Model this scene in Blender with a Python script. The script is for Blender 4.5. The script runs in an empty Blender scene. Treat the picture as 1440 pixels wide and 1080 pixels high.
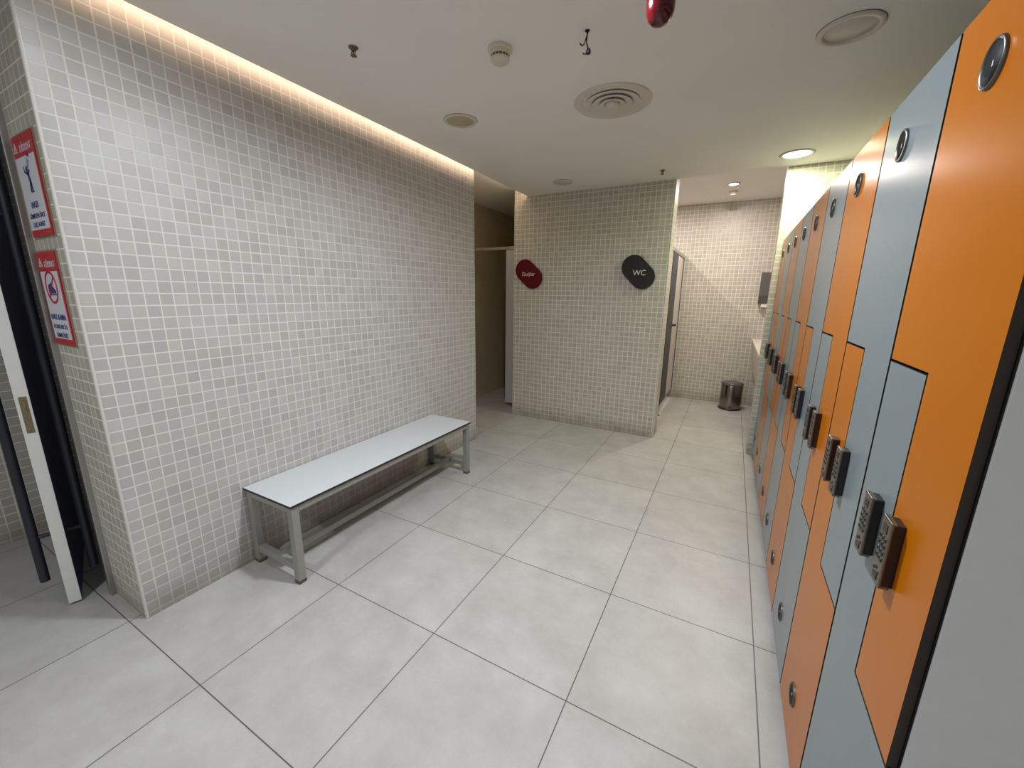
import bpy, bmesh, math, random
from mathutils import Vector, Matrix

random.seed(7)
scene = bpy.context.scene
COL = scene.collection
PI = math.pi

# ------------------------------------------------------------------ render look
scene.view_settings.view_transform = 'Standard'
scene.view_settings.look = 'None'
scene.view_settings.gamma = 1
scene.view_settings.use_curve_mapping = False
scene.view_settings.exposure = 0.42

# ------------------------------------------------------------------ materials
def lin(c):
    out = []
    for v in c:
        v = v / 255.0
        out.append(v / 12.92 if v <= 0.04045 else ((v + 0.055) / 1.055) ** 2.4)
    return (*out, 1.0)

def mat(name, rgb, rough=0.5, metal=0.0, noise=0.0, nscale=20.0, bump=0.0, bscale=200.0, coat=0.0, spec=0.5):
    m = bpy.data.materials.new(name); m.use_nodes = True
    nt = m.node_tree; b = nt.nodes['Principled BSDF']
    b.inputs['Base Color'].default_value = lin(rgb)
    b.inputs['Roughness'].default_value = rough
    b.inputs['Metallic'].default_value = metal
    b.inputs['Specular IOR Level'].default_value = spec
    if coat: b.inputs['Coat Weight'].default_value = coat
    tc = nt.nodes.new('ShaderNodeTexCoord')
    if noise:
        n = nt.nodes.new('ShaderNodeTexNoise'); n.inputs['Scale'].default_value = nscale
        n.inputs['Detail'].default_value = 4
        nt.links.new(tc.outputs['Object'], n.inputs['Vector'])
        mx = nt.nodes.new('ShaderNodeMix'); mx.data_type = 'RGBA'
        d = [max(0, v * (1 - noise)) for v in rgb]; l = [min(255, v * (1 + noise)) for v in rgb]
        mx.inputs[6].default_value = lin(d); mx.inputs[7].default_value = lin(l)
        nt.links.new(n.outputs['Fac'], mx.inputs[0])
        nt.links.new(mx.outputs[2], b.inputs['Base Color'])
    if bump:
        n2 = nt.nodes.new('ShaderNodeTexNoise'); n2.inputs['Scale'].default_value = bscale
        nt.links.new(tc.outputs['Object'], n2.inputs['Vector'])
        bp = nt.nodes.new('ShaderNodeBump'); bp.inputs['Strength'].default_value = bump
        bp.inputs['Distance'].default_value = 0.002
        nt.links.new(n2.outputs['Fac'], bp.inputs['Height'])
        nt.links.new(bp.outputs['Normal'], b.inputs['Normal'])
    return m

def emit(name, rgb, strength):
    m = bpy.data.materials.new(name); m.use_nodes = True
    nt = m.node_tree; b = nt.nodes['Principled BSDF']
    b.inputs['Base Color'].default_value = lin(rgb)
    b.inputs['Emission Color'].default_value = lin(rgb)
    b.inputs['Emission Strength'].default_value = strength
    return m

def mosaic(name, axes, phase, pitch, c1, c2, grout, rough=0.40):
    """small square ceramic mosaic laid on the plane of the two world axes"""
    m = bpy.data.materials.new(name); m.use_nodes = True
    nt = m.node_tree; b = nt.nodes['Principled BSDF']; L = nt.links.new
    geo = nt.nodes.new('ShaderNodeNewGeometry')
    sep = nt.nodes.new('ShaderNodeSeparateXYZ'); L(geo.outputs['Position'], sep.inputs[0])
    comb = nt.nodes.new('ShaderNodeCombineXYZ')
    for k, (ax, ph) in enumerate(zip(axes, phase)):
        a = nt.nodes.new('ShaderNodeMath'); a.operation = 'SUBTRACT'
        L(sep.outputs[ax], a.inputs[0]); a.inputs[1].default_value = ph - 20 * pitch
        L(a.outputs[0], comb.inputs[k])
    br = nt.nodes.new('ShaderNodeTexBrick')
    br.offset = 0.0; br.squash = 1.0
    br.inputs['Scale'].default_value = 1.0
    br.inputs['Brick Width'].default_value = pitch; br.inputs['Row Height'].default_value = pitch
    br.inputs['Mortar Size'].default_value = 0.0030
    br.inputs['Mortar Smooth'].default_value = 0.25
    br.inputs['Bias'].default_value = 0.0
    br.inputs['Color1'].default_value = lin(c1); br.inputs['Color2'].default_value = lin(c2)
    br.inputs['Mortar'].default_value = lin(grout)
    L(comb.outputs[0], br.inputs['Vector'])
    # slight colour drift between tiles (warm / cool)
    wn = nt.nodes.new('ShaderNodeTexWhiteNoise'); wn.noise_dimensions = '2D'
    sn = nt.nodes.new('ShaderNodeVectorMath'); sn.operation = 'SNAP'
    sn.inputs[1].default_value = (pitch, pitch, 1)
    L(comb.outputs[0], sn.inputs[0])
    ad = nt.nodes.new('ShaderNodeVectorMath'); ad.operation = 'ADD'; ad.inputs[1].default_value = (0.01, 0.01, 0)
    L(sn.outputs[0], ad.inputs[0]); L(ad.outputs[0], wn.inputs['Vector'])
    tint = nt.nodes.new('ShaderNodeMix'); tint.data_type = 'RGBA'
    tint.inputs[6].default_value = (0.985, 0.99, 1.0, 1); tint.inputs[7].default_value = (1.0, 0.985, 0.965, 1)
    L(wn.outputs['Value'], tint.inputs[0])
    mul = nt.nodes.new('ShaderNodeMix'); mul.data_type = 'RGBA'; mul.blend_type = 'MULTIPLY'
    mul.inputs[0].default_value = 1.0
    L(br.outputs['Color'], mul.inputs[6]); L(tint.outputs[2], mul.inputs[7])
    # dirt along the foot of the wall
    dirt = nt.nodes.new('ShaderNodeTexNoise'); dirt.inputs['Scale'].default_value = 7; dirt.inputs['Detail'].default_value = 5
    L(geo.outputs['Position'], dirt.inputs['Vector'])
    dm = nt.nodes.new('ShaderNodeMapRange'); dm.inputs['From Min'].default_value = 0.0; dm.inputs['From Max'].default_value = 0.16
    dm.inputs['To Min'].default_value = 1.0; dm.inputs['To Max'].default_value = 0.0
    L(sep.outputs['Z'], dm.inputs['Value'])
    dmul = nt.nodes.new('ShaderNodeMath'); dmul.operation = 'MULTIPLY'
    L(dm.outputs[0], dmul.inputs[0]); L(dirt.outputs['Fac'], dmul.inputs[1])
    dmix = nt.nodes.new('ShaderNodeMix'); dmix.data_type = 'RGBA'
    L(dmul.outputs[0], dmix.inputs[0]); L(mul.outputs[2], dmix.inputs[6])
    dmix.inputs[7].default_value = lin((112, 104, 90))
    L(dmix.outputs[2], b.inputs['Base Color'])
    rr = nt.nodes.new('ShaderNodeMapRange'); rr.inputs['To Min'].default_value = rough; rr.inputs['To Max'].default_value = 0.8
    L(br.outputs['Fac'], rr.inputs['Value']); L(rr.outputs[0], b.inputs['Roughness'])
    inv = nt.nodes.new('ShaderNodeMath'); inv.operation = 'SUBTRACT'; inv.inputs[0].default_value = 1.0
    L(br.outputs['Fac'], inv.inputs[1])
    bp = nt.nodes.new('ShaderNodeBump'); bp.inputs['Strength'].default_value = 0.6; bp.inputs['Distance'].default_value = 0.0015
    L(inv.outputs[0], bp.inputs['Height']); L(bp.outputs['Normal'], b.inputs['Normal'])
    return m

def floor_mat():
    m = bpy.data.materials.new('floor_porcelain'); m.use_nodes = True
    nt = m.node_tree; b = nt.nodes['Principled BSDF']; L = nt.links.new
    geo = nt.nodes.new('ShaderNodeNewGeometry')
    add = nt.nodes.new('ShaderNodeVectorMath'); add.operation = 'ADD'; add.inputs[1].default_value = (12, 12, 0)
    L(geo.outputs['Position'], add.inputs[0])
    br = nt.nodes.new('ShaderNodeTexBrick'); br.offset = 0; br.squash = 1
    br.inputs['Scale'].default_value = 1; br.inputs['Brick Width'].default_value = 0.6; br.inputs['Row Height'].default_value = 0.6
    br.inputs['Mortar Size'].default_value = 0.0021; br.inputs['Mortar Smooth'].default_value = 0.1
    br.inputs['Color1'].default_value = (0.94, 0.94, 0.94, 1); br.inputs['Color2'].default_value = (1, 1, 1, 1)
    br.inputs['Mortar'].default_value = (1, 1, 1, 1)
    L(add.outputs[0], br.inputs['Vector'])
    n1 = nt.nodes.new('ShaderNodeTexNoise'); n1.inputs['Scale'].default_value = 4.2; n1.inputs['Detail'].default_value = 9; n1.inputs['Roughness'].default_value = 0.7
    L(geo.outputs['Position'], n1.inputs['Vector'])
    ramp = nt.nodes.new('ShaderNodeValToRGB')
    ramp.color_ramp.elements[0].position = 0.30; ramp.color_ramp.elements[0].color = lin((166, 163, 160))
    ramp.color_ramp.elements[1].position = 0.68; ramp.color_ramp.elements[1].color = lin((187, 185, 183))
    L(n1.outputs['Fac'], ramp.inputs['Fac'])
    n2 = nt.nodes.new('ShaderNodeTexNoise'); n2.inputs['Scale'].default_value = 160; n2.inputs['Detail'].default_value = 3
    L(geo.outputs['Position'], n2.inputs['Vector'])
    sp = nt.nodes.new('ShaderNodeMapRange'); sp.inputs['To Min'].default_value = 0.94; sp.inputs['To Max'].default_value = 1.05
    L(n2.outputs['Fac'], sp.inputs['Value'])
    m1 = nt.nodes.new('ShaderNodeMix'); m1.data_type = 'RGBA'; m1.blend_type = 'MULTIPLY'; m1.inputs[0].default_value = 1
    L(ramp.outputs['Color'], m1.inputs[6]); L(br.outputs['Color'], m1.inputs[7])
    m2 = nt.nodes.new('ShaderNodeMix'); m2.data_type = 'RGBA'; m2.blend_type = 'MULTIPLY'; m2.inputs[0].default_value = 1
    L(m1.outputs[2], m2.inputs[6]); L(sp.outputs[0], m2.inputs[7])
    m3 = nt.nodes.new('ShaderNodeMix'); m3.data_type = 'RGBA'
    L(br.outputs['Fac'], m3.inputs[0]); L(m2.outputs[2], m3.inputs[6])
    m3.inputs[7].default_value = lin((88, 84, 80))
    L(m3.outputs[2], b.inputs['Base Color'])
    b.inputs['Roughness'].default_value = 0.42
    bp = nt.nodes.new('ShaderNodeBump'); bp.inputs['Strength'].default_value = 0.4; bp.inputs['Distance'].default_value = 0.001; bp.invert = True
    L(br.outputs['Fac'], bp.inputs['Height']); L(bp.outputs['Normal'], b.inputs['Normal'])
    return m

T1, T2, TG = (176, 173, 163), (190, 187, 176), (230, 226, 214)
M = {}
M['floor'] = floor_mat()
M['mos_left'] = mosaic('mosaic_left', ('Y', 'Z'), (0.046, 0.0235), 0.0493, (174, 172, 171), (188, 186, 185), (216, 213, 208))
M['mos_cross'] = mosaic('mosaic_cross', ('X', 'Z'), (0.0366, 0.0195), 0.0496, T1, T2, TG)
M['mos_side'] = mosaic('mosaic_side', ('Y', 'Z'), (0.02, 0.0195), 0.0496, T1, T2, TG)
M['ceil'] = mat('ceiling_paint', (240, 238, 233), 0.75, noise=0.015, nscale=3)
M['paint'] = mat('wall_paint', (205, 200, 190), 0.7, noise=0.03, nscale=4)
M['beige'] = mat('shower_beige', (186, 172, 142), 0.55, noise=0.06, nscale=5)
M['trim'] = mat('white_trim', (208, 205, 200), 0.35, noise=0.02)
M['alu'] = mat('brushed_aluminium', (176, 176, 174), 0.35, 0.9, noise=0.04, nscale=60)
M['white_edge'] = mat('door_white_edge', (224, 224, 222), 0.4, noise=0.02)
M['navy'] = mat('navy_laminate', (50, 56, 92), 0.4, noise=0.05)
M['graphite'] = mat('graphite_steel', (46, 48, 58), 0.45, 0.3, noise=0.06)
M['brass'] = mat('latch_nickel', (150, 136, 112), 0.35, 0.9, noise=0.05)
M['orange'] = mat('orange_laminate', (178, 99, 0), 0.27, spec=0.22, noise=0.015, nscale=30, bump=0.05, bscale=500)
M['blue'] = mat('bluegrey_laminate', (119, 130, 134), 0.27, spec=0.30, noise=0.015, nscale=30, bump=0.05, bscale=500)
M['core'] = mat('laminate_black_core', (42, 34, 28), 0.55, noise=0.08)
M['carcass'] = mat('carcass_dark', (30, 28, 28), 0.7, noise=0.05)
M['panel'] = mat('grey_end_panel', (206, 206, 210), 0.45, noise=0.02, nscale=40, bump=0.05, bscale=400)
M['lock_face'] = mat('lock_satin_nickel', (132, 124, 114), 0.36, 0.85, noise=0.05, nscale=80)
M['lock_body'] = mat('lock_black', (26, 20, 22), 0.35, noise=0.05)
M['disc'] = mat('disc_black', (16, 18, 20), 0.6, spec=0.2, noise=0.05)
M['chrome'] = mat('chrome_ring', (104, 104, 104), 0.38, 1.0, noise=0.02)
M['bench_top'] = mat('bench_laminate', (196, 200, 204), 0.38, noise=0.012, nscale=12)
M['bench_frame'] = mat('bench_grey_steel', (150, 150, 146), 0.42, 0.25, noise=0.05, nscale=30)
M['rust'] = mat('rusty_foot', (96, 82, 68), 0.8, 0.1, noise=0.3, nscale=60)
M['red_sign'] = mat('sign_dark_red', (92, 3, 20), 0.42, spec=0.3, noise=0.03)
M['dark_sign'] = mat('sign_dark_brown', (34, 27, 31), 0.42, spec=0.3, noise=0.03)
M['sign_text'] = mat('sign_lettering', (222, 214, 206), 0.5, noise=0.01)
M['plate_white'] = mat('notice_white', (216, 216, 226), 0.4, noise=0.01)
M['plate_red'] = mat('notice_red', (186, 34, 40), 0.4, noise=0.02)
M['plate_blue'] = mat('notice_blue', (36, 48, 120), 0.45, noise=0.02)
M['plate_clear'] = mat('notice_backing', (150, 136, 120), 0.3, noise=0.03)
M['cream'] = mat('cream_plastic', (214, 208, 188), 0.45, noise=0.02)
M['offwhite'] = mat('diffuser_offwhite', (214, 208, 196), 0.5, noise=0.02)
M['beige_glass'] = mat('lamp_glass_unlit', (190, 178, 142), 0.35, noise=0.03)
M['black'] = mat('dark_void', (12, 12, 12), 0.8, noise=0.05)
M['steel'] = mat('bin_steel', (138, 132, 124), 0.2, 1.0, noise=0.05, nscale=30)
M['plastic_dark'] = mat('dark_plastic', (44, 40, 40), 0.45, noise=0.06)
M['disp'] = mat('dispenser_grey', (92, 88, 90), 0.4, noise=0.04)
M['paper'] = mat('paper_white', (232, 226, 220), 0.8, noise=0.02)
M['counter'] = mat('counter_white', (226, 216, 202), 0.35, noise=0.03)
M['pale_lam'] = mat('pale_laminate', (206, 196, 188), 0.42, noise=0.03)
M['shower_panel'] = mat('shower_white_panel', (186, 184, 190), 0.45, noise=0.02)
M['red_glass'] = mat('beacon_red', (74, 1, 12), 0.15, coat=0.3, noise=0.05)
M['sprinkler'] = mat('sprinkler_bronze', (120, 104, 88), 0.4, 0.7, noise=0.08)
M['wire'] = mat('black_wire', (16, 14, 14), 0.5, noise=0.05)
M['lit'] = emit('lamp_lit', (244, 255, 250), 9.0)
M['lit_fill'] = emit('fill_spot_lens', (255, 230, 190), 3.0)  # glowing lens of the added fill spots
M['lit_wc'] = emit('spot_lit', (255, 246, 236), 14.0)

# ------------------------------------------------------------------ mesh helpers
class MB:
    def __init__(s): s.bm = bmesh.new(); s.mi = 0
    def _tag(s, before):
        for f in s.bm.faces:
            if f.index == -1 or f.index >= before: f.material_index = s.mi
    def box(s, a, b, bevel=0.0, mi=0, seg=2):
        a, b = Vector(a), Vector(b)
        t = bmesh.new(); bmesh.ops.create_cube(t, size=1)
        c = (a + b) / 2; d = b - a
        for v in t.verts: v.co = Vector((v.co.x * d.x + c.x, v.co.y * d.y + c.y, v.co.z * d.z + c.z))
        if bevel: bmesh.ops.bevel(t, geom=t.edges[:], offset=bevel, segments=seg, profile=0.5, affect='EDGES')
        s.merge(t, mi); return s
    def merge(s, t, mi=0, mtx=None):
        if mtx: bmesh.ops.transform(t, matrix=mtx, verts=t.verts)
        vm = {v: s.bm.verts.new(v.co) for v in t.verts}
        for f in t.faces:
            try: nf = s.bm.faces.new([vm[v] for v in f.verts])
            except ValueError: continue
            nf.material_index = mi if mi is not None else f.material_index; nf.smooth = f.smooth
        t.free(); return s
    def prism(s, pts, origin, ux, uy, depth, mi_face=0, mi_edge=None, bevel=0.0):
        """polygon pts in the (ux,uy) plane at origin, extruded along ux x uy by depth"""
        ux, uy = Vector(ux), Vector(uy); n = ux.cross(uy).normalized(); o = Vector(origin)
        t = bmesh.new()
        v0 = [t.verts.new(o + ux * p[0] + uy * p[1]) for p in pts]
        v1 = [t.verts.new(v.co + n * depth) for v in v0]
        k = len(pts)
        f0 = t.faces.new(list(reversed(v0))); f1 = t.faces.new(v1)
        f0.material_index = f1.material_index = mi_face
        for i in range(k):
            f = t.faces.new([v0[i], v0[(i + 1) % k], v1[(i + 1) % k], v1[i]])
            f.material_index = mi_face if mi_edge is None else mi_edge
        if bevel: bmesh.ops.bevel(t, geom=list(f1.edges), offset=bevel, segments=2, profile=0.5, affect='EDGES')
        s.merge(t, None); return s
    def lathe(s, prof, center, axis=(0, 0, 1), seg=40, mi=0, smooth=True, cap=False):
        """prof: list of (radius, height) along axis from center"""
        ax = Vector(axis).normalized()
        q = Vector((0, 0, 1)).rotation_difference(ax).to_matrix()
        c = Vector(center); t = bmesh.new(); rings = []
        for r, h in prof:
            if r < 1e-6: rings.append([t.verts.new(c + q @ Vector((0, 0, h)))]); continue
            rings.append([t.verts.new(c + q @ Vector((r * math.cos(2 * PI * i / seg), r * math.sin(2 * PI * i / seg), h))) for i in range(seg)])
        for A, B in zip(rings, rings[1:]):
            for i in range(seg):
                j = (i + 1) % seg
                if len(A) == 1 and len(B) == 1: continue
                if len(A) == 1: f = t.faces.new([A[0], B[i], B[j]])
                elif len(B) == 1: f = t.faces.new([A[i], A[j], B[0]])
                else: f = t.faces.new([A[i], A[j], B[j], B[i]])
                f.smooth = smooth
        bmesh.ops.recalc_face_normals(t, faces=t.faces[:])
        s.merge(t, mi); return s
    def cyl(s, a, b, r, seg=20, mi=0, r2=None):
        a, b = Vector(a), Vector(b); r2 = r if r2 is None else r2
        return s.lathe([(0, 0), (r, 0), (r2, (b - a).length), (0, (b - a).length)], a, (b - a), seg, mi, False)
    def tube(s, pts, r, seg=10, mi=0):
        pts = [Vector(p) for p in pts]; t = bmesh.new(); rings = []
        for i, p in enumerate(pts):
            d = (pts[min(i + 1, len(pts) - 1)] - pts[max(i - 1, 0)]).normalized()
            u = d.cross(Vector((0.31, 0.17, 0.93))).normalized(); w = d.cross(u)
            rings.append([t.verts.new(p + (u * math.cos(2 * PI * k / seg) + w * math.sin(2 * PI * k / seg)) * r) for k in range(seg)])
        for A, B in zip(rings, rings[1:]):
            for k in range(seg):
                f = t.faces.new([A[k], A[(k + 1) % seg], B[(k + 1) % seg], B[k]]); f.smooth = True
        t.faces.new(list(reversed(rings[0]))); t.faces.new(rings[-1])
        bmesh.ops.recalc_face_normals(t, faces=t.faces[:])
        s.merge(t, mi); return s
    def build(s, name, mats, parent=None, smooth_angle=None):
        me = bpy.data.meshes.new(name); s.bm.to_mesh(me); s.bm.free()
        for m in (mats if isinstance(mats, (list, tuple)) else [mats]): me.materials.append(M[m] if isinstance(m, str) else m)
        o = bpy.data.objects.new(name, me); COL.objects.link(o)
        if parent is not None:
            o.parent = parent
            o.matrix_parent_inverse = parent.matrix_world.inverted() if False else Matrix.Identity(4)
        return o

def thing(name, label, cat, loc=(0, 0, 0), group=None):
    """Empty at the thing's base; its parts are built in coordinates relative to it"""
    o = bpy.data.objects.new(name, None); COL.objects.link(o); o.location = loc
    o.empty_display_size = 0.1
    o['label'] = label; o['category'] = cat
    if group: o['group'] = group
    return o

def tag(o, label, cat, group=None):
    o['label'] = label; o['category'] = cat
    if group: o['group'] = group
    return o

def struct(o):
    o['kind'] = 'structure'; return o

def text(name, body, width, material, parent, loc, ux, uy, depth=0.0012, height=None, bold=0.0):
    """raised lettering, fitted to width (and height), reading along ux, centred at loc"""
    cu = bpy.data.curves.new(name, 'FONT'); cu.body = body; cu.size = 1; cu.extrude = 0; cu.offset = bold
    cu.align_x = 'CENTER'; cu.align_y = 'CENTER'; cu.resolution_u = 6
    t = bpy.data.objects.new(name, cu); COL.objects.link(t)
    dg = bpy.context.evaluated_depsgraph_get(); dg.update()
    me = bpy.data.meshes.new_from_object(t.evaluated_get(dg))
    bpy.data.objects.remove(t); bpy.data.curves.remove(cu)
    xs = [v.co.x for v in me.vertices]; ys = [v.co.y for v in me.vertices]
    w = max(xs) - min(xs); h = max(ys) - min(ys)
    cx = (max(xs) + min(xs)) / 2; cy = (max(ys) + min(ys)) / 2
    sx = width / w; sy = height / h if height else sx
    bm = bmesh.new(); bm.from_mesh(me)
    r = bmesh.ops.extrude_face_region(bm, geom=bm.faces[:])
    for v in r['geom']:
        if isinstance(v, bmesh.types.BMVert): v.co.z += 1.0
    ux, uy = Vector(ux), Vector(uy); n = ux.cross(uy); loc = Vector(loc)
    for v in bm.verts:
        v.co = loc + ux * ((v.co.x - cx) * sx) + uy * ((v.co.y - cy) * sy) + n * (v.co.z * depth)
    bmesh.ops.recalc_face_normals(bm, faces=bm.faces[:])
    bm.to_mesh(me); bm.free(); me.materials.clear(); me.materials.append(M[material])
    o = bpy.data.objects.new(name, me); COL.objects.link(o); o.parent = parent
    return o

# ------------------------------------------------------------------ room shell
H = 2.43          # main ceiling
HW = 2.575        # ceiling of the toilets
HS = 2.50         # ceiling of the showers / light cove
b = MB(); b.box((-3.2, -3.2, -0.12), (3.6, 5.8, 0.0)); struct(b.build('floor', 'floor'))

b = MB()
b.box((0.112, 0.03, H), (3.1, 3.59, H + 0.014))
b.box((-1.5, -3.0, H), (3.1, 0.03, H + 0.03))
b.box((0.24, 0.03, H + 0.014), (0.28, 3.59, 2.66))                   # back of the light cove
b.box((-1.5, 0.03, 2.60), (0.28, 2.66, 2.66))
b.box((-1.5, 2.66, 2.53), (0.24, 3.59, 2.66))
b.box((-1.5, 3.80, 2.53), (0.2, 5.8, 2.66))
b.box((-1.5, 3.59, 2.53), (-0.04, 3.80, 2.66))
b.box((0.2, 3.59, HW), (3.6, 5.8, 2.66))
b.box((1.55, 3.53, H + 0.014), (2.43, 3.59, 2.66))                    # edge of the lowered ceiling
struct(b.build('ceiling', 'ceil'))

b = MB(); b.box((-0.262, 0.045, 0), (0.05, 2.66, 2.62))
wl = struct(b.build('wall_left', ['mos_left', 'mos_cross']))
for f in wl.data.polygons:
    if abs(f.normal.y) > 0.7: f.material_index = 1
b = MB(); b.box((-0.045, 3.59, 0), (1.59, 3.80, 2.60))
wc = struct(b.build('wall_center', ['mos_cross', 'mos_side']))
for f in wc.data.polygons:
    if abs(f.normal.x) > 0.7: f.material_index = 1
b = MB(); b.box((2.42, 3.59, 0), (3.5, 3.72, 2.60))
wp = struct(b.build('wall_right', ['mos_cross', 'mos_side']))
for f in wp.data.polygons:
    if abs(f.normal.x) > 0.7: f.material_index = 1
b = MB(); b.box((0.0, 5.52, 0), (3.5, 5.66, 2.62)); struct(b.build('wall_far', 'mos_cross'))
b = MB(); b.box((3.4, 3.72, 0), (3.5, 5.52, 2.62)); b.box((0.1, 3.80, 0), (0.2, 5.52, 2.62)); struct(b.build('wall_toilets', 'mos_side'))
b = MB(); b.box((2.99, -3.0, 0), (3.1, 3.59, 2.46)); struct(b.build('wall_lockers', 'paint'))
b = MB(); b.box((-1.5, -3.1, 0), (3.1, -3.0, 2.46)); struct(b.build('wall_rear', 'paint'))
b = MB(); b.box((-1.42, -3.0, 0), (-1.30, 2.5, 2.62)); struct(b.build('wall_entrance', 'mos_side'))
b = MB(); b.box((-1.30, 0.03, 2.12), (-0.262, 0.12, 2.62)); struct(b.build('wall_lintel', 'mos_cross'))
b = MB(); b.box((-1.42, 2.5, 0), (-0.262, 2.66, 2.62)); b.box((-0.95, 2.66, 0), (-0.85, 5.52, 2.62)); b.box((-0.95, 5.52, 0), (0.1, 5.62, 2.62))
struct(b.build('wall_showers', 'beige'))

# corner trims
def qtrim(name, x, y, sx, sy, z1, r=0.009):
    b = MB(); pts = [(0, 0)]
    for i in range(9):
        a = PI / 2 * i / 8; pts.append((sx * r * math.cos(a), sy * r * math.sin(a)))
    if sx * sy < 0: pts = [pts[0]] + pts[:0:-1]
    b.prism(pts, (x - sx * r * 0.75, y - sy * r * 0.75, 0.002), (1, 0, 0), (0, 1, 0), z1)
    return struct(b.build(name, 'trim'))
qtrim('trim_1', 0.05, 0.045, 1, -1, 2.595)
qtrim('trim_2', -0.045, 3.59, -1, -1, 2.595, 0.007)
qtrim('trim_3', 1.59, 3.59, 1, -1, 2.42, 0.008)
qtrim('trim_4', 0.05, 2.66, 1, 1, 2.595, 0.006)

# entrance door frame
b = MB(); b.box((-0.290, 0.024, 0), (-0.2625, 0.10, 2.12), 0.003)
b.box((-1.299, 0.024, 2.06), (-0.290, 0.10, 2.118), 0.003)
struct(b.build('trim_5', 'alu'))

# ------------------------------------------------------------------ entrance door, ajar, seen almost edge on
hinge = Vector((-1.25, 0.19, 0)); edge = Vector((-0.345, -0.073, 0))
d = (edge - hinge); LW = d.length; ang = math.atan2(d.y, d.x)
door = bpy.data.objects.new('door_1', None); COL.objects.link(door); door.location = hinge; door.rotation_euler = (0, 0, ang); struct(door)
b = MB(); b.box((0.0, -0.0195, 0.012), (LW - 0.006, 0.0195, 2.05)); b.build('leaf', 'navy', door)
b = MB(); b.box((LW - 0.006, -0.0205, 0.010), (LW, 0.0205, 2.052), 0.0015); b.build('edge_strip', 'white_edge', door)['label'] = 'white edge strip of the door'
b = MB(); b.box((LW, -0.010, 0.830), (LW + 0.003, 0.012, 0.985), 0.001)
b.box((LW + 0.0025, -0.004, 0.925), (LW + 0.008, 0.006, 0.955), 0.001); b.box((LW + 0.0025, -0.006, 0.875), (LW + 0.005, 0.008, 0.895), 0.001)
b.lathe([(0, 0), (0.004, 0), (0.004, 0.0015), (0, 0.002)], (LW + 0.003, 0.001, 0.845), (1, 0, 0), 12)
b.lathe([(0, 0), (0.004, 0), (0.004, 0.0015), (0, 0.002)], (LW + 0.003, 0.001, 0.972), (1, 0, 0), 12)
b.build('latch_plate', 'brass', door)['label'] = 'nickel latch plate set in the white edge'
for sgn in (-1, 1):
    b = MB(); xx = LW - 0.07; yy = sgn * 0.078
    b.cyl((xx, yy, 0.125), (xx, yy, 1.95), 0.0165, 24)
    for zz in (0.34, 1.70):
        b.cyl((xx, sgn * 0.0195, zz), (xx, yy, zz), 0.009, 16)
        b.cyl((xx, sgn * 0.0195, zz), (xx, sgn * 0.025, zz), 0.016, 20)
    b.build('pull_handle', 'graphite', door)['label'] = 'long dark tubular pull handle'

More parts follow.
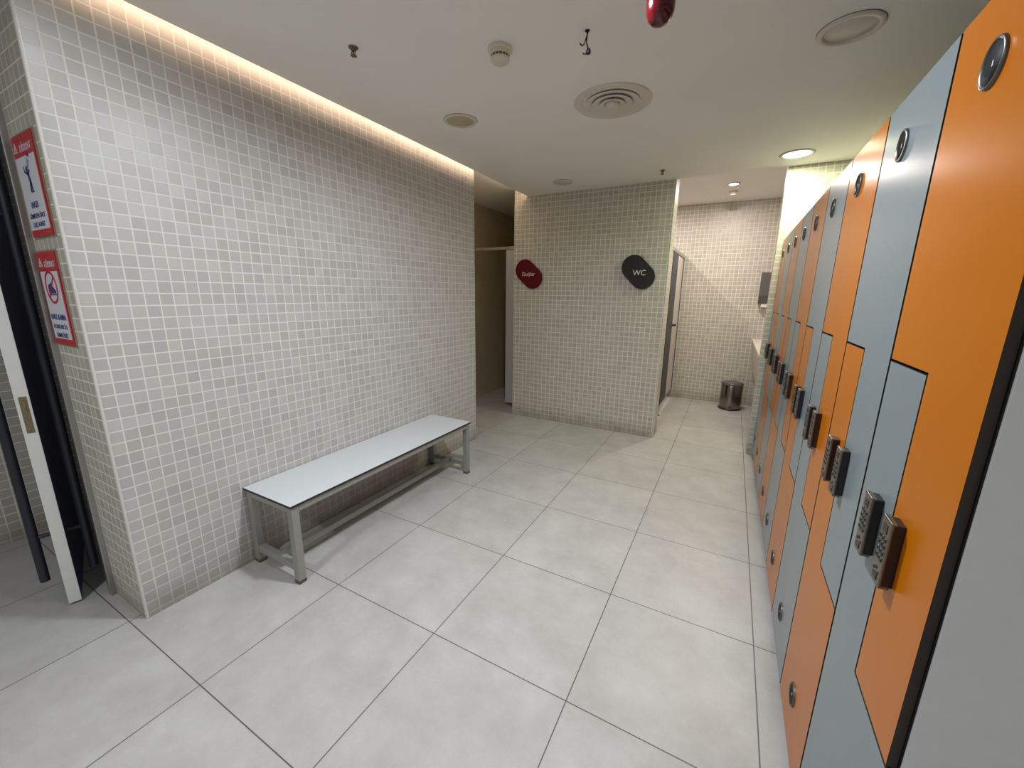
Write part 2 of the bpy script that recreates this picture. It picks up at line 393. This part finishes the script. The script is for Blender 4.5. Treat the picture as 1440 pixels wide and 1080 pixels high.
# ------------------------------------------------------------------ warning notices on the wall end
UX, UZ = Vector((1, 0, 0)), Vector((0, 0, 1))
def ring_pts(r, n=40): return [(r * math.cos(2 * PI * i / n), r * math.sin(2 * PI * i / n)) for i in range(n)]
def notice(name, label, x0, x1, z0, z1, lines, kind):
    w, h = x1 - x0, z1 - z0
    t = thing(name, label, 'sign', ((x0 + x1) / 2, 0.0455, (z0 + z1) / 2), 'warning notices on the wall end')
    b = MB(); b.box((-w / 2 - 0.006, -0.003, -h / 2 - 0.006), (w / 2 + 0.012, 0.0, h / 2 + 0.006)); b.build('backing_plate', 'plate_clear', t)
    b = MB(); b.box((-w / 2, -0.007, -h / 2), (w / 2, -0.003, h / 2), 0.001); b.build('red_board', 'plate_red', t)['label'] = 'red board with header and border'
    top = h / 2 - 0.072; bot = -h / 2 + 0.024
    b = MB(); b.box((-w / 2 + 0.010, -0.0082, bot), (w / 2 - 0.010, -0.0068, top)); b.build('white_field', 'plate_white', t)['label'] = 'white field of the notice'
    y = -0.0083
    text('header_lettering', 'D\u0130KKAT', w * 0.54, 'plate_white', t, (0.028, -0.0071, h / 2 - 0.042), UX, UZ, 0.001, 0.030, 0.004)
    b = MB()   # warning triangle in the header
    cx, cz = -w / 2 + 0.033, h / 2 - 0.043
    for (o, i_) in ((0.022, 0.016),):
        for k in range(3):
            a0, a1 = PI / 2 + 2 * PI * k / 3, PI / 2 + 2 * PI * (k + 1) / 3
            q = [(o * math.cos(a0), o * math.sin(a0)), (o * math.cos(a1), o * math.sin(a1)), (i_ * math.cos(a1), i_ * math.sin(a1)), (i_ * math.cos(a0), i_ * math.sin(a0))]
            b.prism(q, (cx, -0.0071, cz), (1, 0, 0), (0, 0, 1), 0.001)
    b.box((cx - 0.0015, -0.0081, cz - 0.002), (cx + 0.0015, -0.0071, cz + 0.009)); b.box((cx - 0.0015, -0.0081, cz - 0.007), (cx + 0.0015, -0.0071, cz - 0.004))
    b.build('warning_triangle', 'plate_white', t)
    for k, ln in enumerate(lines):
        ww = min(w * 0.78, 0.0125 * len(ln))
        text('lettering', ln, ww, 'plate_blue', t, (0, y, bot + 0.085 - k * 0.0345), UX, UZ, 0.0008, 0.022, 0.006)
    if kind == 'shower':
        b = MB()
        # showering figure: head, bent body, raised arm, legs; shower head with drops
        def limb(p, q, r0, r1):
            p, q = Vector(p), Vector(q); dd = (q - p).normalized(); nn = Vector((-dd.y, dd.x))
            pts = []
            for i in range(9):
                a = PI / 2 + PI * i / 8; pts.append(p + dd * (r0 * math.cos(a)) + nn * (r0 * math.sin(a)))
            for i in range(9):
                a = -PI / 2 + PI * i / 8; pts.append(q + dd * (r1 * math.cos(a)) + nn * (r1 * math.sin(a)))
            b.prism([(v.x, v.y) for v in pts], (0, y, 0.046), (0.86, 0, 0), (0, 0, 0.86), 0.0008)
        b.prism([(p[0] - 0.004, p[1] + 0.012) for p in ring_pts(0.0105, 24)], (0, y, 0.046), (0.86, 0, 0), (0, 0, 0.86), 0.0008)
        limb((0.002, -0.004), (0.014, -0.044), 0.011, 0.009)
        limb((-0.004, -0.006), (-0.032, 0.004), 0.005, 0.004); limb((-0.032, 0.004), (-0.034, 0.022), 0.004, 0.0035)
        limb((0.010, -0.008), (0.024, 0.006), 0.005, 0.004)
        limb((0.014, -0.044), (0.020, -0.072), 0.0085, 0.006); limb((0.008, -0.044), (-0.002, -0.072), 0.0075, 0.0055)
        limb((0.020, -0.074), (0.030, -0.076), 0.0045, 0.0035); limb((-0.002, -0.074), (0.008, -0.076), 0.0045, 0.0035)
        b.build('shower_pictogram', 'plate_blue', t)
        b = MB()
        b.prism([(0.030, 0.060), (0.050, 0.050), (0.056, 0.060), (0.040, 0.072)], (0, y, 0.046), (0.86, 0, 0), (0, 0, 0.86), 0.0008)
        for k in range(5):
            for jj in range(4):
                px, pz = 0.030 - k * 0.007 + jj * 0.0055 - 0.004, 0.052 - k * 0.0085 - jj * 0.004
                b.prism([(px, pz), (px - 0.003, pz - 0.006), (px - 0.0015, pz - 0.0065), (px + 0.0015, pz)][::-1] if False else [(px, pz), (px - 0.003, pz - 0.006), (px - 0.0012, pz - 0.0066), (px + 0.0018, pz)], (0, y, 0.046), (0.86, 0, 0), (0, 0, 0.86), 0.0006)
        b.build('shower_head_pictogram', 'plate_blue', t)
    else:
        b = MB(); R1, R0, n = 0.062, 0.053, 48; cz = 0.045
        for i in range(n):
            a0, a1 = 2 * PI * i / n, 2 * PI * (i + 1) / n
            b.prism([(R0 * math.cos(a0), R0 * math.sin(a0)), (R1 * math.cos(a0), R1 * math.sin(a0)), (R1 * math.cos(a1), R1 * math.sin(a1)), (R0 * math.cos(a1), R0 * math.sin(a1))],
                    (0, y, cz), (1, 0, 0), (0, 0, 1), 0.0012)
        c45 = 0.7071; ww = 0.004
        b.prism([(-0.054 * c45 - ww * c45, 0.054 * -c45 + ww * c45), (-0.054 * c45 + ww * c45, -0.054 * c45 - ww * c45), (0.054 * c45 + ww * c45, 0.054 * c45 - ww * c45), (0.054 * c45 - ww * c45, 0.054 * c45 + ww * c45)],
                (0, y, cz), (1, 0, 0), (0, 0, 1), 0.0012)
        b.build('prohibition_ring', 'plate_red', t)
        b = MB()
        b.prism([(-0.036, -0.022), (0.038, -0.022), (0.040, -0.012), (0.026, -0.004), (0.012, 0.004), (0.004, 0.018), (-0.008, 0.014), (-0.020, 0.012), (-0.034, 0.006)], (0, y, cz), (1, 0, 0), (0, 0, 1), 0.0008)
        b.box((-0.038, -0.0090, cz - 0.029), (0.042, y, cz - 0.024))
        b.build('shoe_pictogram', 'plate_blue', t)
    return t
notice('warning_notice', 'upper red and white notice with blue showering figure, on the tiled wall end', -0.232, -0.012, 1.607, 1.950,
       ['HAVUZA', 'G\u0130RMEDEN \u00d6NCE', 'DU\u015e ALINIZ'], 'shower')
notice('warning_notice', 'lower red and white notice with a crossed-out shoe, on the tiled wall end', -0.252, -0.050, 1.200, 1.553,
       ['HAVUZ ALANINA', 'AYAKKABI \u0130LE', 'G\u0130RMEY\u0130N\u0130Z'], 'shoe')

# ------------------------------------------------------------------ oval direction signs
def oval_sign(name, label, cx, cz, a, c, r, m, word, wtext, tx, tz):
    t = thing(name, label, 'sign', (cx, 3.59, cz), 'oval direction signs')
    ang = math.atan2(-c, a); pts = []
    for i in range(25):
        th = ang - PI / 2 + PI * i / 24; pts.append((a + r * math.cos(th), -c + r * math.sin(th)))
    for i in range(25):
        th = ang + PI / 2 + PI * i / 24; pts.append((-a + r * math.cos(th), c + r * math.sin(th)))
    b = MB(); b.prism(pts, (0, -0.014, 0), (1, 0, 0), (0, 0, 1), 0.010, bevel=0.003); b.build('sign_plate', m, t)
    for px, pz in ((-a, c), (a, -c)):
        b = MB(); b.cyl((px, -0.0145, pz), (px, 0, pz), 0.012, 16); b.build('standoff', 'alu', t)
    text('lettering', word, wtext, 'sign_text', t, (tx, -0.0239, tz), UX, UZ, 0.001)
    return t
oval_sign('oval_sign', 'dark red oval sign lettered Du\u015flar, on the left of the tiled cross wall', 0.152, 1.632, 0.048, 0.042, 0.114, 'red_sign', 'Du\u015flar', 0.152, 0.0, -0.004)
oval_sign('oval_sign', 'dark brown oval sign lettered WC, on the right of the tiled cross wall', 1.320, 1.637, 0.045, 0.046, 0.114, 'dark_sign', 'WC', 0.122, 0.012, -0.006)

# ------------------------------------------------------------------ lockers
X0, Y0, W, N = 2.461, 0.203, 0.376, 9
ZB, ZT, ZS, ZK, SPL = 0.085, 1.872, 1.296, 0.691, 0.192
TH = 0.013
def door_part(parent, name, pts, m, label):
    """L-shaped laminate door with black core edges; pts in (y, z) of the locker, face towards -x"""
    b = MB()
    # plane axes: ux = -y so that ux x uy = -x
    b.prism([(-p[0], p[1]) for p in pts], (TH, 0, 0), (0, -1, 0), (0, 0, 1), TH, 0, 1, 0.0)
    o = b.build(name, [m, 'core'], parent); o['label'] = label
    return o
def lock_part(parent, y, z):
    b = MB(); w, h, dpt = 0.0205, 0.0625, 0.0205
    # black body with a rounded lower end, nickel face plate and edge
    b.box((-dpt + 0.004, y - w + 0.002, z - h + 0.004), (0.0, y + w - 0.002, z + h - 0.002), 0.002, 0)
    b.box((-dpt, y - w, z - h), (-dpt + 0.005, y + w, z + h), 0.0018, 1)
    b.box((-dpt, y - w, z - h), (-0.004, y + w, z - h + 0.006), 0.0028, 1)
    b.box((-dpt, y - w, z + h - 0.004), (-0.012, y + w, z + h), 0.0015, 1)
    f = -dpt
    b.box((f - 0.001, y - 0.010, z + 0.036), (f, y + 0.010, z + 0.052), 0.0004, 0)      # small window
    for r in range(4):
        for c in range(3):
            b.lathe([(0.0046, 0), (0.0042, 0.0018), (0, 0.0020)], (f, y + (c - 1) * 0.0115, z + 0.026 - r * 0.0125), (-1, 0, 0), 12, 0)
    b.lathe([(0.004, 0), (0.0038, 0.001), (0, 0.0012)], (f, y, z - 0.032), (-1, 0, 0), 12, 0)
    b.box((f - 0.0012, y - 0.010, z - 0.054), (f, y + 0.010, z - 0.043), 0.0005, 0)
    b.box((f - 0.0012, y - 0.014, z - 0.040), (f, y - 0.008, z - 0.036), 0.0004, 0); b.box((f - 0.0012, y + 0.008, z - 0.040), (f, y + 0.014, z - 0.036), 0.0004, 0)
    return b.build('keypad_lock', ['lock_body', 'lock_face'], parent)
def disc_part(parent, y, z):
    b = MB(); r = 0.034
    b.lathe([(0, 0), (r - 0.0045, 0.0), (r - 0.005, 0.0022), (0, 0.0022)], (0, y, z), (-1, 0, 0), 40, 0)
    b.lathe([(r, 0), (r, 0.003), (r - 0.001, 0.0048), (r - 0.004, 0.0048), (r - 0.0055, 0.0018)], (0, y, z), (-1, 0, 0), 40, 1)
    b.box((-0.0029, y - 0.0014, z - 0.004), (-0.0020, y + 0.0014, z + 0.004), 0, 2)
    return b.build('number_disc', ['disc', 'chrome', 'sign_text'], parent)
G = 0.0029
GC = 0.0050     # half gap between two lockers
UP = [(GC, ZK + G), (SPL - G, ZK + G), (SPL - G, ZS + G), (W - GC, ZS + G), (W - GC, ZT), (GC, ZT)]
LO = [(GC, ZB), (W - GC, ZB), (W - GC, ZS - G), (SPL + G, ZS - G), (SPL + G, ZK - G), (GC, ZK - G)]
names = ['nearest locker, orange upper door, beside the plain grey end panel', 'second locker from the grey end panel, blue-grey upper door', 'third locker from the grey end panel, orange upper door',
         'fourth locker from the grey end panel, blue-grey upper door', 'fifth locker from the grey end panel, the middle one, orange upper door', 'fourth locker from the tiled pillar, blue-grey upper door',
         'third locker from the tiled pillar, orange upper door', 'second locker from the tiled pillar, blue-grey upper door', 'farthest locker, orange upper door, touching the tiled pillar']
protos = {}
def copy_tree(o, parent=None):
    c = o.copy(); COL.objects.link(c)
    if parent is not None: c.parent = parent
    for ch in list(o.children): copy_tree(ch, c)
    return c
for k in range(N):
    par = k % 2
    loc = (X0, Y0 + W * k, 0)
    key = 'end' if k == 0 else par
    if key in protos:
        t = copy_tree(protos[key]); t.location = loc; t['label'] = names[k]
        continue
    t = thing('locker', names[k], 'locker', loc, 'two-door lockers in a row')
    protos[key] = t
    b = MB()
    zt, zb = ZT + 0.0, ZB
    b.box((0.0145, 0.0008, zb), (0.50, W - 0.0008, zt), 0.0)
    b.build('carcass', 'carcass', t)
    if k == 0:
        b = MB(); b.box((0.0145, -0.0035, ZB - 0.005), (0.505, 0.0005, ZT), 0.0008); b.build('end_panel', 'panel', t)['label'] = 'plain grey end panel'
    for fy in (0.03, W - 0.03):
        for fx in (0.06, 0.46):
            b = MB(); b.cyl((fx, fy, 0), (fx, fy, 0.012), 0.024, 20); b.cyl((fx, fy, 0.012), (fx, fy, ZB + 0.001), 0.016, 16)
            b.build('foot', 'plastic_dark', t)
    cu, cl = ('orange', 'blue') if par == 0 else ('blue', 'orange')
    word = {'orange': 'orange', 'blue': 'blue-grey'}
    du = door_part(t, 'upper_door', UP, cu, word[cu] + ' upper door'); dl = door_part(t, 'lower_door', LO, cl, word[cl] + ' lower door')
    lock_part(du, 0.146, 0.986); lock_part(dl, 0.257, 0.981)
    disc_part(du, 0.219, 1.758); disc_part(dl, 0.199, 0.230)

# ------------------------------------------------------------------ bench
bn = thing('bench', 'long low bench with white laminate top and grey tube frame, against the tiled wall', 'bench', (0.25, 1.245, 0))
bx0, bx1, by0, by1, bz = -0.196, 0.196, -0.748, 0.748, 0.430
b = MB(); b.prism([(bx0, by0), (bx1, by0), (bx1, by1), (bx0, by1)], (0, 0, bz - 0.012), (1, 0, 0), (0, 1, 0), 0.012, 0, 1); b.build('seat_top', ['bench_top', 'core'], bn)['label'] = 'white laminate seat top with black edge'
T = 0.038
lx = (bx0 + 0.008, bx1 - 0.008 - T); ly = (by0 + 0.008, by1 - 0.008 - T)
for x in lx:
    for y in ly:
        b = MB(); b.box((x, y, 0.018), (x + T, y + T, bz - 0.012), 0.002); lg = b.build('leg', 'bench_frame', bn)
        b = MB(); b.box((x - 0.0006, y - 0.0006, 0.0), (x + T + 0.0006, y + T + 0.0006, 0.020), 0.002); ft = b.build('rusty_foot', 'rust', lg); ft['label'] = 'rusty lower end of the leg'
for x in lx:
    b = MB(); b.box((x, ly[0] + T, bz - 0.012 - 0.034), (x + T, ly[1], bz - 0.0121), 0.002); b.build('long_rail', 'bench_frame', bn)
for y in ly:
    b = MB(); b.box((lx[0] + T, y, bz - 0.012 - 0.034), (lx[1], y + T, bz - 0.0121), 0.002); b.build('end_rail', 'bench_frame', bn)
    b = MB(); b.box((lx[0] + T, y + 0.002, 0.068), (lx[1], y + T - 0.002, 0.104), 0.002); b.build('lower_crossbar', 'bench_frame', bn)
b = MB(); b.box((-0.018, ly[0] + T, 0.069), (0.018, ly[1], 0.103), 0.002); b.build('stretcher', 'bench_frame', bn)

# ------------------------------------------------------------------ ceiling fittings
def lamp(label, x, y, z, r, glass, group='round downlights in the main ceiling', depth=0.007, recess=True):
    t = thing('downlight', label, 'ceiling light', (x, y, z), group)
    b = MB(); ri = r * 0.80
    b.lathe([(r + 0.002, 0.0), (r, -0.0015)], (0, 0, 0), (0, 0, 1), 56, 1)
    b.lathe([(r, 0.0), (r, -depth * 0.6), (r - 0.004, -depth), (ri + 0.003, -depth), (ri, -depth * 0.5), (ri, -0.0005)], (0, 0, 0), (0, 0, 1), 56, 0)
    b.build('trim_ring', ['offwhite', 'core'], t)
    b = MB(); b.lathe([(ri, -0.0006), (ri - 0.002, -0.0022), (0, -0.003)], (0, 0, 0), (0, 0, 1), 56); b.build('diffuser', glass, t)
    return t
lamp('unlit beige round downlight above the bench, nearest the left wall', 0.595, 1.705, H, 0.100, 'beige_glass')
lit = lamp('lit white round downlight above the far lockers', 2.442, 3.27, H, 0.108, 'lit')
lamp('large unlit white round downlight above the near lockers', 2.436, 1.69, H, 0.106, 'offwhite', depth=0.010)
lamp('small unlit round downlight in front of the tiled cross wall', 0.650, 3.235, H, 0.090, 'offwhite', depth=0.010)
t = thing('ceiling_air_vent', 'round white air diffuser with concentric rings in the ceiling', 'air vent', (1.468, 1.872, H + 0.0008))
b = MB(); b.lathe([(0.204, 0.0), (0.204, -0.004), (0.198, -0.009), (0.185, -0.010), (0.150, 0.000), (0.146, 0.0)], (0, 0, 0), (0, 0, 1), 72); b.build('outer_ring', 'offwhite', t)
b = MB(); b.lathe([(0.150, -0.0006), (0, -0.0007)], (0, 0, 0), (0, 0, 1), 48); b.build('duct_opening', 'black', t)
for ro, ri, z0, z1 in ((0.143, 0.098, -0.010, 0.0), (0.104, 0.060, -0.013, -0.001)):
    b = MB(); b.lathe([(ro, z0), (ro - 0.004, z0 - 0.003), (ri, z1 - 0.003), (ri - 0.002, z1 - 0.001), (ro - 0.005, z0 + 0.001), (ro, z0)], (0, 0, 0), (0, 0, 1), 72); b.build('cone_ring', 'offwhite', t)
b = MB(); b.lathe([(0.066, -0.016), (0.062, -0.020), (0.040, -0.014), (0.036, -0.008), (0.062, -0.013), (0.066, -0.016)], (0, 0, 0), (0, 0, 1), 56); b.build('cone_ring', 'offwhite', t)
b = MB(); b.lathe([(0.034, -0.008), (0.036, -0.018), (0.032, -0.025), (0, -0.027)], (0, 0, 0), (0, 0, 1), 40); b.build('centre_disc', 'offwhite', t)

def smoke(label, x, y, z, s=1.0):
    t = thing('smoke_detector', label, 'smoke detector', (x, y, z), 'smoke detectors')
    b = MB(); b.lathe([(0.052 * s, 0), (0.052 * s, -0.010 * s), (0.049 * s, -0.014 * s), (0.040 * s, -0.016 * s), (0, -0.016 * s)], (0, 0, 0), (0, 0, 1), 48); b.build('base', 'cream', t)
    b = MB(); b.lathe([(0.043 * s, -0.0155 * s), (0.0425 * s, -0.026 * s), (0.040 * s, -0.028 * s), (0, -0.028 * s)], (0, 0, 0), (0, 0, 1), 48); b.build('body', 'cream', t)
    b = MB(); b.lathe([(0.035 * s, -0.0278 * s), (0.035 * s, -0.041 * s), (0, -0.041 * s)], (0, 0, 0), (0, 0, 1), 48)
    b.build('sensor_grille', 'sprinkler', t)
    b = MB(); b.lathe([(0.0415 * s, -0.0390 * s), (0.0415 * s, -0.043 * s), (0.037 * s, -0.050 * s), (0.024 * s, -0.055 * s), (0, -0.057 * s)], (0, 0, 0), (0, 0, 1), 48)
    for i in range(16):
        a = 2 * PI * i / 16; c, s_ = math.cos(a), math.sin(a)
        b.cyl((0.038 * s * c, 0.038 * s * s_, -0.0276 * s), (0.038 * s * c, 0.038 * s * s_, -0.0395 * s), 0.0022 * s, 8)
    b.build('cap', 'cream', t)
    return t
smoke('cream smoke detector on the main ceiling, between the sprinkler and the hanging wires', 1.172, 1.185, H)
smoke('small smoke detector on the toilet ceiling, just behind the lit spot', 2.015, 4.95, HW, 0.85)

def sprinkler(label, x, y):
    t = thing('sprinkler_head', label, 'sprinkler', (x, y, H), 'ceiling sprinklers')
    b = MB(); b.lathe([(0.020, 0), (0.019, -0.004), (0.012, -0.007), (0, -0.007)], (0, 0, 0), (0, 0, 1), 28); b.build('escutcheon', 'sprinkler', t)
    b = MB(); b.lathe([(0.010, -0.0068), (0.010, -0.013), (0.007, -0.016), (0, -0.016)], (0, 0, 0), (0, 0, 1), 20)
    for s in (-1, 1): b.tube([(s * 0.007, 0, -0.013), (s * 0.012, 0, -0.019), (s * 0.010, 0, -0.026), (0, 0, -0.031)], 0.0024, 8)
    b.cyl((0, 0, -0.015), (0, 0, -0.031), 0.003, 10); b.build('frame', 'sprinkler', t)
    b = MB(); b.lathe([(0, -0.0305), (0.013, -0.0310), (0.013, -0.0327), (0, -0.0332)], (0, 0, 0), (0, 0, 1), 24); b.build('deflector', 'sprinkler', t)
sprinkler('bronze sprinkler head at the near left of the ceiling', 0.622, 0.893)
sprinkler('bronze sprinkler head near the top of the tiled cross wall', 1.520, 3.255)

b = MB()
b.lathe([(0.010, 0.0), (0.009, -0.003), (0, -0.003)], (0, 0, 0), (0, 0, 1), 16)
b.tube([(0, 0, 0.0), (0.000, 0.004, -0.012), (-0.006, 0.004, -0.026), (-0.012, 0.0, -0.044), (-0.018, -0.004, -0.050), (-0.026, -0.006, -0.040)], 0.0028, 8)
b.tube([(0.002, 0, 0.0), (0.000, 0, -0.020), (-0.003, 0.004, -0.036), (0.004, 0.002, -0.056), (0.008, 0, -0.070)], 0.0026, 8)
b.lathe([(0, -0.085), (0.009, -0.081), (0.010, -0.072), (0.005, -0.062), (0, -0.060)], (0.008, 0, 0), (0, 0, 1), 14)
b.tube([(0.008, 0, -0.076), (-0.004, -0.006, -0.082), (-0.012, -0.008, -0.078)], 0.0030, 8)
w_ = b.build('hanging_wires', 'wire'); w_.location = (1.536, 1.240, H); tag(w_, 'loose black wire ends hanging from a hole in the ceiling', 'wire')

t = thing('alarm_light', 'red glass alarm beacon hanging from the ceiling', 'alarm light', (1.858, 1.0, H + 0.0008))
b = MB(); b.lathe([(0.055, 0), (0.055, -0.012), (0.046, -0.018), (0, -0.018)], (0, 0, 0), (0, 0, 1), 40); b.build('base', 'plastic_dark', t)
b = MB(); b.lathe([(0.0445, -0.0175), (0.0435, -0.130), (0.042, -0.152), (0.036, -0.168), (0.024, -0.180), (0.010, -0.185), (0, -0.186)], (0, 0, 0), (0, 0, 1), 40); b.build('red_lens', 'red_glass', t)['label'] = 'glossy red lens'

# ------------------------------------------------------------------ toilets beyond the cross wall
t = thing('toilet_cubicle_front', 'pale toilet cubicle front with dark edged door under a metal rail, in the toilets', 'cubicle', (1.50, 3.80, 0))
b = MB(); b.box((-0.018, 0.002, 1.905), (0.018, 1.718, 1.945), 0.004); b.build('head_rail', 'alu', t)['label'] = 'metal head rail'
b = MB(); b.box((-0.010, 0.002, 0.14), (0.010, 0.62, 1.905)); b.build('fixed_panel', 'pale_lam', t)
b = MB(); b.box((-0.014, 0.62, 0.13), (0.016, 1.08, 1.905), 0.002); b.build('post', 'graphite', t)['label'] = 'wide dark upright panel'  # wide dark panel filling the strip before the cubicle door
dp = MB(); dp.box((-0.010, 1.085, 0.14), (0.012, 1.640, 1.895), 0.001); dpo = dp.build('cubicle_door', 'pale_lam', t)
b = MB(); b.lathe([(0.020, 0), (0.020, 0.010), (0.012, 0.014), (0.012, 0.028), (0.018, 0.032), (0.016, 0.042), (0, 0.044)], (0.012, 1.13, 1.06), (1, 0, 0), 24); b.build('door_knob', 'plastic_dark', dpo)
b = MB(); b.box((-0.014, 1.645, 0.13), (0.014, 1.715, 1.905), 0.002); b.build('post', 'graphite', t)['label'] = 'wide dark upright panel'
for yy in (0.64, 1.68):
    b = MB(); b.cyl((0, yy, 0), (0, yy, 0.135), 0.012, 16); b.cyl((0, yy, 0), (0, yy, 0.012), 0.026, 20); b.build('foot', 'alu', t)

t = thing('pedal_bin', 'brushed steel pedal bin on the floor by the far tiled wall', 'bin', (2.265, 5.25, 0))
b = MB(); b.lathe([(0, 0.0), (0.132, 0.0), (0.134, 0.018), (0.126, 0.026), (0, 0.026)], (0, 0, 0), (0, 0, 1), 48); b.build('base_ring', 'plastic_dark', t)
b = MB(); b.lathe([(0.122, 0.024), (0.124, 0.06), (0.124, 0.318), (0.122, 0.322), (0, 0.322)], (0, 0, 0), (0, 0, 1), 64); b.build('body', 'steel', t)
b = MB(); b.lathe([(0.127, 0.3205), (0.127, 0.340), (0.118, 0.350), (0.08, 0.358), (0, 0.362)], (0, 0, 0), (0, 0, 1), 48); b.build('lid', 'disp', t)['label'] = 'dark grey lid'
b = MB(); b.box((-0.02, -0.165, 0.016), (0.02, -0.118, 0.030), 0.004); b.lathe([(0.016, 0), (0.016, 0.004), (0, 0.007)], (0.0, -0.126, 0.052), (0, -1, 0.0), 20); b.build('pedal', 'chrome', t)

t = thing('vanity_counter', 'white washbasin counter with deep apron, behind the tiled pillar', 'counter', (2.42, 4.62, 0))
b = MB(); b.box((0.0, -0.88, 0.862), (0.55, 0.898, 0.893), 0.004); b.build('worktop', 'counter', t)
b = MB(); b.prism([(0.004, 0.862), (0.12, 0.862), (0.12, 0.505), (0.045, 0.505)], (0, 0.897, 0), (1, 0, 0), (0, 0, 1), 1.776); b.build('apron', 'pale_lam', t)

t = thing('paper_towel_dispenser', 'dark grey paper towel dispenser on the far tiled wall', 'dispenser', (2.56, 5.52, 1.336))
b = MB(); b.prism([(0.0, 0.04), (-0.01, 0.375), (-0.115, 0.375), (-0.125, 0.10), (-0.09, 0.0), (-0.02, 0.0)][::-1], (-0.137, 0, 0), (0, 1, 0), (0, 0, 1), 0.28); b.build('housing', 'disp', t)
b = MB(); b.box((-0.10, -0.085, -0.045), (0.10, -0.055, 0.012), 0.004); b.build('paper_towel', 'paper', t)['label'] = 'white paper towel end'

def spot(label, x, y, z, r, m, group):
    t = thing('spot_lamp', label, 'ceiling light', (x, y, z), group)
    b = MB(); b.lathe([(r * 1.35, 0), (r * 1.35, -0.006), (r * 1.02, -0.009), (r, -0.004)], (0, 0, 0), (0, 0, 1), 32); b.build('trim_ring', 'alu', t)
    b = MB(); b.lathe([(r, -0.004), (r * 0.9, -0.009), (0, -0.010)], (0, 0, 0), (0, 0, 1), 32); b.build('lens', m, t)
    return t
sp1 = spot('lit spot lamp on the toilet ceiling', 2.018, 4.60, HW, 0.045, 'lit_wc', 'spot lamps in the wet rooms')

# ------------------------------------------------------------------ shower cubicle seen through the passage
t = thing('shower_cubicle_front', 'white shower cubicle panel under a thin rail, in the passage left of the cross wall', 'cubicle', (-0.10, 3.86, 0))
b = MB(); b.box((-0.748, -0.016, 1.930), (0.06, 0.016, 1.965), 0.003); b.build('head_rail', 'alu', t)
b = MB(); b.box((-0.192, -0.010, 0.055), (0.058, 0.010, 1.929), 0.0015); b.build('panel', 'shower_panel', t)['label'] = 'white cubicle panel'
b = MB(); b.cyl((0.0, 0, 0), (0.0, 0, 0.056), 0.011, 14); b.cyl((0, 0, 0), (0, 0, 0.01), 0.022, 18); b.build('foot', 'alu', t)

# ------------------------------------------------------------------ lights
def area(name, loc, size, power, color, rot=(0, 0, 0), shape='DISK', size_y=None, parent=None, spread=PI):
    l = bpy.data.lights.new(name, 'AREA'); l.shape = shape; l.size = size; l.energy = power; l.color = color; l.spread = spread
    if size_y: l.size_y = size_y
    o = bpy.data.objects.new(name, l); COL.objects.link(o); o.location = loc; o.rotation_euler = rot
    if parent is not None: o.parent = parent
    return o
COOL = (0.96, 1.0, 0.98); NEU = (1.0, 0.98, 0.97); WARM = (1.0, 0.72, 0.50)
area('downlight_glow', (0, 0, -0.012), 0.17, 13, (1.0, 1.0, 0.66), parent=lit)
# first lamp continues the ceiling grid; other two are unseen, added for fill
for lab, x, y, p, sp in (('lit round downlight nearest the near corner of the tiled wall', 0.60, 0.13, 2.6, 170), ('added fill downlight, unseen, in the middle of the near ceiling', 1.52, 0.86, 27, 165),
                         ('added fill downlight, unseen, over the floor behind the viewer', 0.90, -1.55, 21, 175)):
    t = lamp(lab, x, y, H, 0.106, 'lit')
    area('downlight_glow', (0, 0, -0.012), 0.17, p, (0.90, 0.95, 1.0), parent=t, spread=math.radians(sp))
area('cove_glow', (0.132, 1.83, 2.478), 0.025, 3.6, WARM, rot=(0, PI / 2, 0), shape='RECTANGLE', size_y=3.45)
area('spot_glow', (0, 0, -0.014), 0.06, 16.5, (1.0, 0.87, 0.80), parent=sp1)
fill_passage = spot('added dim fill spot, unseen, on the ceiling of the shower passage', -0.45, 3.15, 2.53, 0.04, 'lit_fill', 'spot lamps in the wet rooms')  # unseen spot added to lift the light in the passage
area('spot_glow', (0, 0, -0.014), 0.06, 1.6, (1.0, 0.86, 0.62), parent=fill_passage)
fill_entrance = spot('added dim fill spot, unseen, on the ceiling of the room behind the entrance door', -0.80, 1.50, 2.60, 0.04, 'lit_fill', 'spot lamps in the wet rooms')  # unseen cool spot added to brighten the dark behind the door
area('spot_glow', (0, 0, -0.014), 0.06, 1.0, (0.78, 0.82, 1.0), parent=fill_entrance)
sp3 = spot('lit spot lamp over the toilet cubicle', 0.9, 4.85, HW, 0.045, 'lit_wc', 'spot lamps in the wet rooms')
area('cubicle_glow', (0, 0, -0.014), 0.06, 12, (1.0, 0.86, 0.80), parent=sp3)

wd = bpy.data.worlds.new('World'); scene.world = wd; wd.use_nodes = True
wd.node_tree.nodes['Background'].inputs['Color'].default_value = (0.02, 0.02, 0.022, 1)
wd.node_tree.nodes['Background'].inputs['Strength'].default_value = 1.0

# ------------------------------------------------------------------ camera
f_px, yaw, pitch, roll = 563.435, -0.495453, -0.221166, 0.01214402
fwd = Vector((math.sin(yaw) * math.cos(pitch), math.cos(yaw) * math.cos(pitch), math.sin(pitch)))
right = Vector((math.cos(yaw), -math.sin(yaw), 0)); up = right.cross(fwd)
r2 = right * math.cos(roll) + up * math.sin(roll); u2 = up * math.cos(roll) - right * math.sin(roll)
cd = bpy.data.cameras.new('camera'); cam = bpy.data.objects.new('camera', cd); COL.objects.link(cam)
cd.sensor_fit = 'HORIZONTAL'; cd.sensor_width = 36; cd.lens = f_px / 1440 * 36; cd.clip_start = 0.02
mw = Matrix((r2, u2, -fwd)).transposed().to_4x4(); mw.translation = Vector((2.164929, -0.509992, 1.418322))
cam.matrix_world = mw
scene.camera = cam
